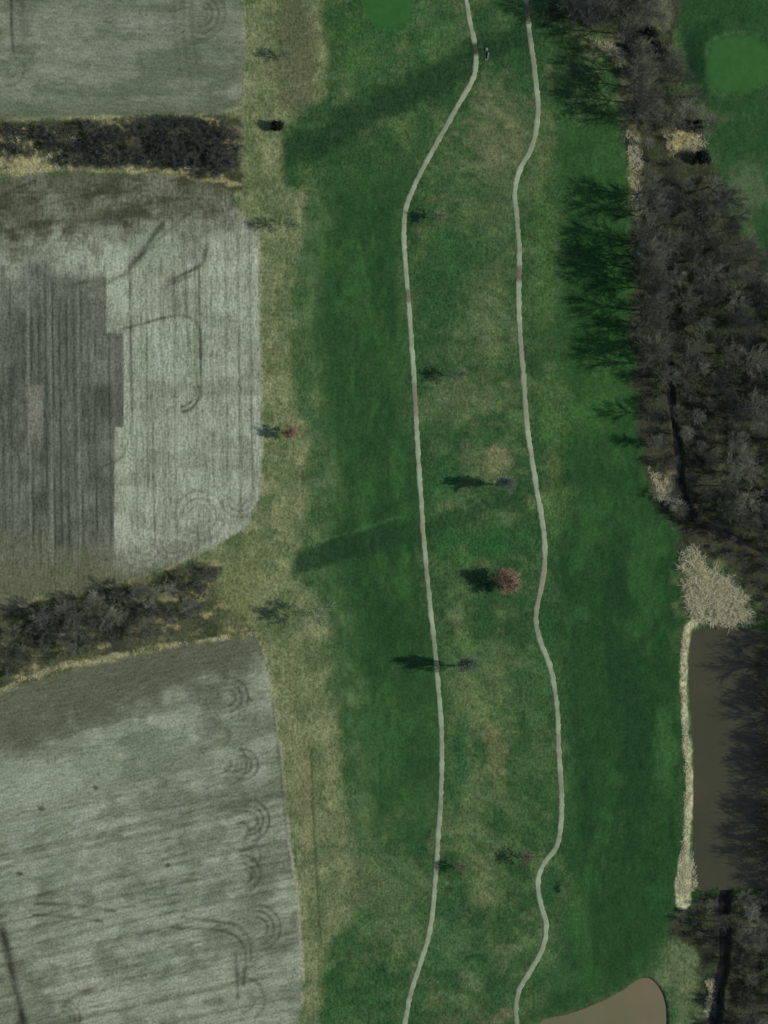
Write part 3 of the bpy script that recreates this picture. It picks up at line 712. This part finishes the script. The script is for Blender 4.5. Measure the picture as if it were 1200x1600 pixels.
singles = [
    (815,1340, 6.2, 2.2, .35, 'twig_red', 'small brownish red bare tree left of the bend in the right cart path', .5),
    (679,341, 6.6, 2.1, .4, 'bark_olive', 'small bare tree beside the topmost bend of the left cart path', .6),
    (705,588, 8.0, 2.4, .35, 'bark_olive', 'small bare tree halfway down the left cart path with a faint shadow', .5),
    (479,962, 11.0, 4.2, .42, 'bark_olive', 'round bare tree on the dry strip casting a round shadow by the field corner', .4),
    (446,676, 6.8, 1.8, .3, 'twig_red', 'small reddish tree on the dry strip beside the large field', .5),
    (440,88, 6.0, 2.0, .3, 'bark_olive', 'spindly bare tree on the dry strip beside the top left field', .6),
    (446,352, 8.6, 2.2, .35, 'bark_olive', 'thin bare tree at the notched corner of the large field', .5),
    (712,1354, 5.0, 1.6, .3, 'twig_red', 'tiny reddish bare tree whose shadow touches the left cart path', .5)]
for (px, py, H, wd, cl, mt, lb, upr) in singles:
    tr, cr, tp = bare_tree(H, wd * 1.15, cl, 11, (6, 6, 4), .1, .034 if H > 10 else .025 if H > 6 else .021, upr)
    ex = None
    if px == 446 and py == 676:
        bv, bf = leaves(tp, .09, 3, .15); ex = ('blossom', zone_mesh(bv, bf, 'blossom', 'blossom'))
    place('small_tree', proto(tr, cr, mt, None, ex), px, py, 1.0, lb, 'tree')
# a dark evergreen bush
tr, cr, tp = bare_tree(4.2, 1.9, .05, 14, (5, 4), .12, .02, .5)
ev, ef = leaves(tp, .22, 12, .3)
place('evergreen_bush', proto(tr, cr, 'bark_dark', None, ('foliage', zone_mesh(ev, ef, 'evergreen', 'foliage'))), 430, 199, .85, 'almost black evergreen bush on the dry strip at the end of the upper hedgerow', 'bush')
for (px, py, H, lb) in [(1016,80,7.5,'tall near black evergreen at the top of the wood\'s neck'), (1008,54,6.0,'black evergreen just above the taller one in the wood\'s neck'), (1085,198,4.5,'low black evergreen beside the yellowish straw clearing'), (1092,247,5.0,'dark evergreen below the yellowish straw clearing')]:
    tr, cr, tp = bare_tree(H, H * .4, .05, 14, (5, 4), .14, .02, .7)
    ev, ef = leaves(tp, .24, 12, .35)
    place('evergreen_tree', proto(tr, cr, 'bark_dark', None, ('foliage', zone_mesh(ev, ef, 'evergreen', 'foliage'))), px, py, 1.0, lb, 'tree')
place('leafless_shrub', SHRUB[0], 877, 1390, .5, 'pale little shrub in the bend on the right of the right cart path', 'shrub', bark='bark_olive')
place('leaning_tree', TALL[0], 1108, 292, 1.1, 'dark bare tree leaning out over the turf below the round green', 'tree', tilt=(0, R(22)), bark='bark_dark')

# --- hedgerows
def scatter(poly, spacing, n_try=4000, seed=1, holes=()):
    rr = random.Random(seed)
    xs = [p[0] for p in poly]; ys = [p[1] for p in poly]; res = []
    for _ in range(n_try):
        x, y = rr.uniform(min(xs), max(xs)), rr.uniform(min(ys), max(ys))
        if not in_poly(x, y, poly): continue
        if any(in_poly(x, y, h) for h in holes): continue
        if all((x - a) ** 2 + (y - b) ** 2 > spacing ** 2 for a, b in res): res.append((x, y))
    return res
SZ = lambda s, a, b: 'low' if s < a else 'tall' if s > b else 'middling'
H1 = [(165,215),(230,192),(345,192),(364,210),(364,258),(330,266),(260,256),(170,256),(110,254),(110,232)]
for (x, y) in scatter(H1, 15, seed=3):
    s = random.uniform(.75, 1.55)
    row = 'upper side' if y < 218 else 'lower side' if y > 240 else 'middle'
    end = 'right tip' if x > 320 else 'left part' if x < 200 else 'dense dark centre'
    place('leafless_shrub', random.choice(SHRUB), x, y, s, '%s dark leafless shrub, %s of the upper hedgerow, in its %s' % (SZ(s, 1.02, 1.3), row, end), 'shrub', 'shrubs of the upper hedgerow, dense end', bark='bark_dark')
H1b = [(-60,204),(30,200),(100,196),(160,205),(150,228),(60,240),(-60,245)]
for (x, y) in scatter(H1b, 20, seed=4):
    s = random.uniform(.8, 1.25)
    place('leafless_shrub', random.choice(SHRUB), x, y, s, '%s dark shrub among straw at the upper hedgerow\'s thin left end, %s, %s' % (SZ(s, .95, 1.1), 'upper side' if y < 215 else 'lower side', 'outermost' if x < 50 else 'inner'), 'shrub', 'shrubs of the upper hedgerow, thin end', bark='bark_dark')
H2 = [(-80,1080),(-80,1005),(0,990),(70,956),(150,931),(230,918),(300,901),(322,910),(312,962),(250,978),(160,1008),(60,1038)]
for (x, y) in scatter(H2, 19, seed=5):
    part = 'right end' if x > 220 else 'left end' if x < 80 else 'middle'
    b = random.choice(('bark_grey', 'bark_grey', 'bark_pale'))
    tone = 'pale' if b == 'bark_pale' else 'grey'
    if random.random() < .6:
        s = random.uniform(.42, .76)
        place('hedgerow_tree', random.choice(TALL), x, y, s, SZ(s, .53, .65) + ' %s bare tree in the %s of the slanting hedgerow above the lower field' % (tone, part), 'tree', 'trees of the slanting hedgerow', sxy=1.2, bark=b)
    else:
        s = random.uniform(.8, 1.5)
        place('leafless_shrub', random.choice(SHRUB), x, y, s, SZ(s, 1.0, 1.25) + ' %s leafless shrub in the %s of the slanting hedgerow above the lower field' % (tone, part), 'shrub', 'shrubs of the slanting hedgerow', bark=b)
place('leafless_shrub', SHRUB[1], 327, 896, 1.1, 'dark shrub ending the slanting hedgerow at its upper right tip', 'shrub', bark='bark_dark')

# --- the long wood: trees along its west edge, each told apart by its order
EDGE = [(960,52,1.1),(978,88,1.05),(974,112,1.15),(980,136,1.2),(978,160,1.2),(984,182,1.05),(990,304,1.1),(992,330,1.1),(988,378,1.15),(990,400,1.25),(992,420,1.2),(990,440,1.15),(994,484,1.15),(996,512,.9),(998,546,1.05),(1002,570,1.1),(1004,646,.75),(1010,690,.6)]
ORD = ['first','second','third','fourth','fifth','sixth','seventh','eighth','ninth','tenth','eleventh','twelfth','thirteenth','fourteenth','fifteenth','sixteenth','seventeenth','eighteenth']
for k, (x, y, s) in enumerate(EDGE):
    place('bare_tree', TALL[k % 8], x, y, s, 'tall bare tree on the left edge of the long wood, %s from the top' % ORD[k], 'tree', 'trees along the left edge of the wood')
Z1 = [(858,-90),(868,20),(905,36),(985,40),(1010,30),(1000,-90)]
Z2 = [(1000,110),(1030,80),(1060,130),(1088,190),(1090,240),(1050,270),(1010,290),(1005,200)]
Z3 = [(1005,320),(1050,290),(1100,260),(1140,330),(1180,410),(1260,450),(1280,560),(1280,835),(1230,835),(1150,830),(1080,830),(1045,800),(1030,720),(1020,640),(1010,560),(1010,440)]
Z4 = [(1145,1400),(1290,1400),(1290,1690),(1130,1690),(1142,1600),(1148,1520)]
Z5 = [(1222,985),(1330,985),(1330,1395),(1222,1395)]
Z6 = [(1060,1432),(1085,1410),(1112,1402),(1118,1440),(1112,1480),(1085,1470)]
Z7 = [(1095,842),(1330,845),(1330,985),(1195,968),(1180,930),(1150,890)]
GLADE = [(1035,735),(1060,735),(1085,790),(1050,800)]
GL2 = [(1150,700),(1185,690),(1185,790),(1160,800)]
STRAW = [(1040,190),(1085,190),(1100,235),(1045,240)]
LEVEL = [(360, 'level with the leaning tree'), (450, 'level with the longest shadows'), (560, 'level with the tilled block'), (640, 'below the tilled block\'s upper step'),
         (720, 'level with the small reddish tree'), (800, 'level with the straw patch'), (2000, 'nearest the reed bed')]
def where(look, lb, x, y):
    if 'creek' in lb: return '%s bare tree %s, %s the creek, level with the %s' % (look, 'at lower right', 'close to' if x < 1190 else 'away from', 'pond\'s end' if y < 1470 else 'straw bank' if y < 1580 else 'bottom edge')
    if 'neck' in lb: return '%s bare tree in the wood\'s neck, %s the straw clearing, on its %s' % (look, 'above' if y < 215 else 'below', 'left' if x < 1040 else 'right')
    if lb != 'wood': return look + ' bare tree ' + lb
    side = 'left part' if x < 1070 else 'right part' if x > 1150 else 'heart'
    return '%s bare tree, %s of the long wood, %s' % (look, side, next(t for m, t in LEVEL if y < m))
for poly, sp, s0, s1, lb, g, holes, seed, mats in [
        (Z1, 26, .75, 1.0, 'in the clump at the top end of the long wood', 'trees of the top clump', (), 11, ('bark_dark', 'bark_grey')),
        (Z2, 25, .45, .85, 'in the thin neck of the wood beside the round green', 'trees of the neck of the wood', (STRAW,), 12, ('bark_grey', 'bark_pale', 'bark_grey')),
        (Z3, 26, .6, 1.05, 'wood', 'trees in the middle of the wood', (GLADE, GL2), 13, ('bark_grey', 'bark_grey', 'bark_pale', 'bark_dark')),
        (Z7, 21, .28, .42, 'in the wood just above the brown pond', 'trees above the pond', (), 17, ('bark_grey', 'bark_dark')),
        (Z4, 22, .5, .8, 'in the lower right wood beyond the black creek', 'trees beyond the creek', (), 14, ('bark_grey', 'bark_grey', 'bark_pale')),
        (Z5, 30, .95, 1.2, 'on the right bank of the brown pond', 'trees on the right bank of the pond', (), 15, ('bark_grey',)),
        (Z6, 17, .4, .6, 'between the lower end of the pond and the muddy pond', 'trees at the lower end of the pond', (), 16, ('bark_grey', 'bark_pale', 'bark_dark'))]:
    for (x, y) in scatter(poly, sp, seed=seed, holes=holes):
        b = random.choice(mats); s = random.uniform(s0, s1)
        if 205 < y < 300 and x < 1120: s *= .5
        if x < 1115 and y > 600: s *= .7 if y < 700 else .5
        look = SZ(s, s0 + .33 * (s1 - s0), s0 + .67 * (s1 - s0)) + ' ' + {'bark_grey': 'grey', 'bark_dark': 'dark', 'bark_pale': 'pale'}[b]
        place('bare_tree', random.choice(TALL), x, y, s, where(look, lb, x, y), 'tree', g, sxy=random.uniform(.9, 1.15), bark=b)

# ---------------------------------------------------------------- dry reeds and straw: uncountable blades
def reeds(name, pts, n, h, label, lod=.9, per=9, feather=2.0):
    """tussocks of dry blades that splay from their roots, inside a polygon of the map"""
    xs = [p[0] for p in pts]; ys = [p[1] for p in pts]
    vs, f = [], []
    while len(f) < n:
        x, y = random.uniform(min(xs), max(xs)), random.uniform(min(ys), max(ys))
        if not in_poly(x, y, pts): continue
        z = zat(x, y)
        if z < -.55: continue
        edge = min(math.hypot(x - ax - t_ * (bx - ax), y - ay - t_ * (by - ay)) for (ax, ay), (bx, by) in zip(pts, pts[1:] + pts[:1]) for t_ in [min(1, max(0, ((x - ax) * (bx - ax) + (y - ay) * (by - ay)) / ((bx - ax) ** 2 + (by - ay) ** 2 + 1e-9)))])
        if random.random() > .15 + edge / feather: continue
        if random.random() > .08 + 1.5 * float(vnoise(np.array([x]), np.array([y]), 11, 5)[0]) ** 1.6: continue
        c = np.array([*P(x, y), z - .03]); hh = h * random.uniform(.6, 1.25); lean_ = rnd(.45)
        for _ in range(per):
            b = c + np.array([random.gauss(0, .3), random.gauss(0, .3), 0])
            a = random.random() * 6.28
            d = unit(np.array([math.cos(a) * lod, math.sin(a) * lod, random.uniform(.3, 1.1)]) + lean_ * np.array([1, 1, 0]))
            L = hh * random.uniform(.6, 1.4); sd = unit(np.cross(d, np.array([0, 0, 1.]) + rnd(.3))) * random.uniform(.035, .075)
            m = b + d * L * .6; e = m + (d + np.array([0, 0, -.6])) * L * .4
            i = len(vs)
            vs += [b - sd * .6, b + sd * .6, m + sd, m - sd, e + sd * .25, e - sd * .25]
            f += [(i, i + 1, i + 2, i + 3), (i + 3, i + 2, i + 4, i + 5)]
    me = raw_mesh(name, np.array(vs), np.array(f), 4)
    tag(link(name, me, 'straw'), label, 'reeds', kind='stuff')
def band(pts, w_):
    p = np.array(smooth_line(pts, 3)); tg = np.gradient(p, axis=0); tg /= np.linalg.norm(tg, axis=1)[:, None]; nn = np.stack([-tg[:, 1], tg[:, 0]], 1)
    return [tuple(q) for q in p + nn * w_] + [tuple(q) for q in (p - nn * w_)[::-1]]
reeds('dry_reeds', [(1058,858),(1086,852),(1104,884),(1140,898),(1164,926),(1180,966),(1160,984),(1110,976),(1084,974),(1072,945)], 15000, 2.3, 'pale straw coloured reed bed at the top end of the brown pond', feather=26)
reeds('dry_reeds', band([(1086,972),(1072,990),(1068,1040),(1070,1130),(1075,1210),(1073,1290),(1068,1350),(1064,1408)], 5), 7000, .7, 'pale strip of dry reeds along the left bank of the brown pond')
reeds('dry_reeds', [(1062,1330),(1084,1330),(1090,1385),(1066,1408),(1056,1420)], 4500, .8, 'pale dry reeds widening at the lower left corner of the brown pond')
reeds('dry_straw', [(1035,195),(1075,190),(1104,225),(1090,240),(1045,245)], 1800, 1.3, 'yellowish dry straw clearing in the neck of the wood')
reeds('dry_straw', [(1008,728),(1030,738),(1072,790),(1050,800),(1030,782)], 2400, 1.0, 'pale straw patch on the left edge of the wood above the reed bed')
reeds('dry_straw', [(978,205),(994,200),(1004,260),(1006,332),(988,338),(984,280)], 2600, .9, 'pale straw strip on the left edge of the wood below the neck')
reeds('dry_straw', [(928,66),(965,64),(980,84),(972,108),(952,92)], 1600, .8, 'pale straw clearing at the top of the wood beside the right cart path', feather=8)
reeds('dry_straw', [(1104,1530),(1118,1530),(1116,1580),(1100,1590)], 700, .9, 'pale straw bank beside the black creek')
reeds('dry_straw', [(0,205),(100,200),(160,215),(120,262),(0,270)], 1500, .9, 'tan dry grass under the thin left end of the upper hedgerow')
reeds('dry_straw', band([(0,1078),(50,1056),(100,1040),(160,1030),(240,1014),(330,1000),(400,990)], 3), 1100, .7, 'tan dry grass edging the slanting hedgerow and the lower field')

# ---------------------------------------------------------------- a small concrete culvert head beside the swale
import bmesh
e = bpy.data.objects.new('culvert_head', None); col.objects.link(e); e.location = (*P(761, 88), zat(761, 88))
tag(e, 'little pale concrete culvert head right of the left cart path in the dark swale', 'culvert')
def slab(name, loc, size, rz=0):
    bm = bmesh.new(); bmesh.ops.create_cube(bm, size=1)
    bmesh.ops.scale(bm, vec=size, verts=bm.verts)
    bmesh.ops.bevel(bm, geom=bm.edges[:], offset=.04, segments=1, affect='EDGES')
    me = bpy.data.meshes.new(name); bm.to_mesh(me); bm.free()
    o = link(name, me, 'concrete', e, loc); o.rotation_euler.z = rz
slab('headwall', (.35, .3, .1), (.35, 1.9, .6), R(-8))
slab('wing_wall', (-.2, -.95, .1), (1.1, .3, .6), R(15))
slab('pipe_collar', (-.1, 2.3, .1), (.8, .8, .45), R(10))
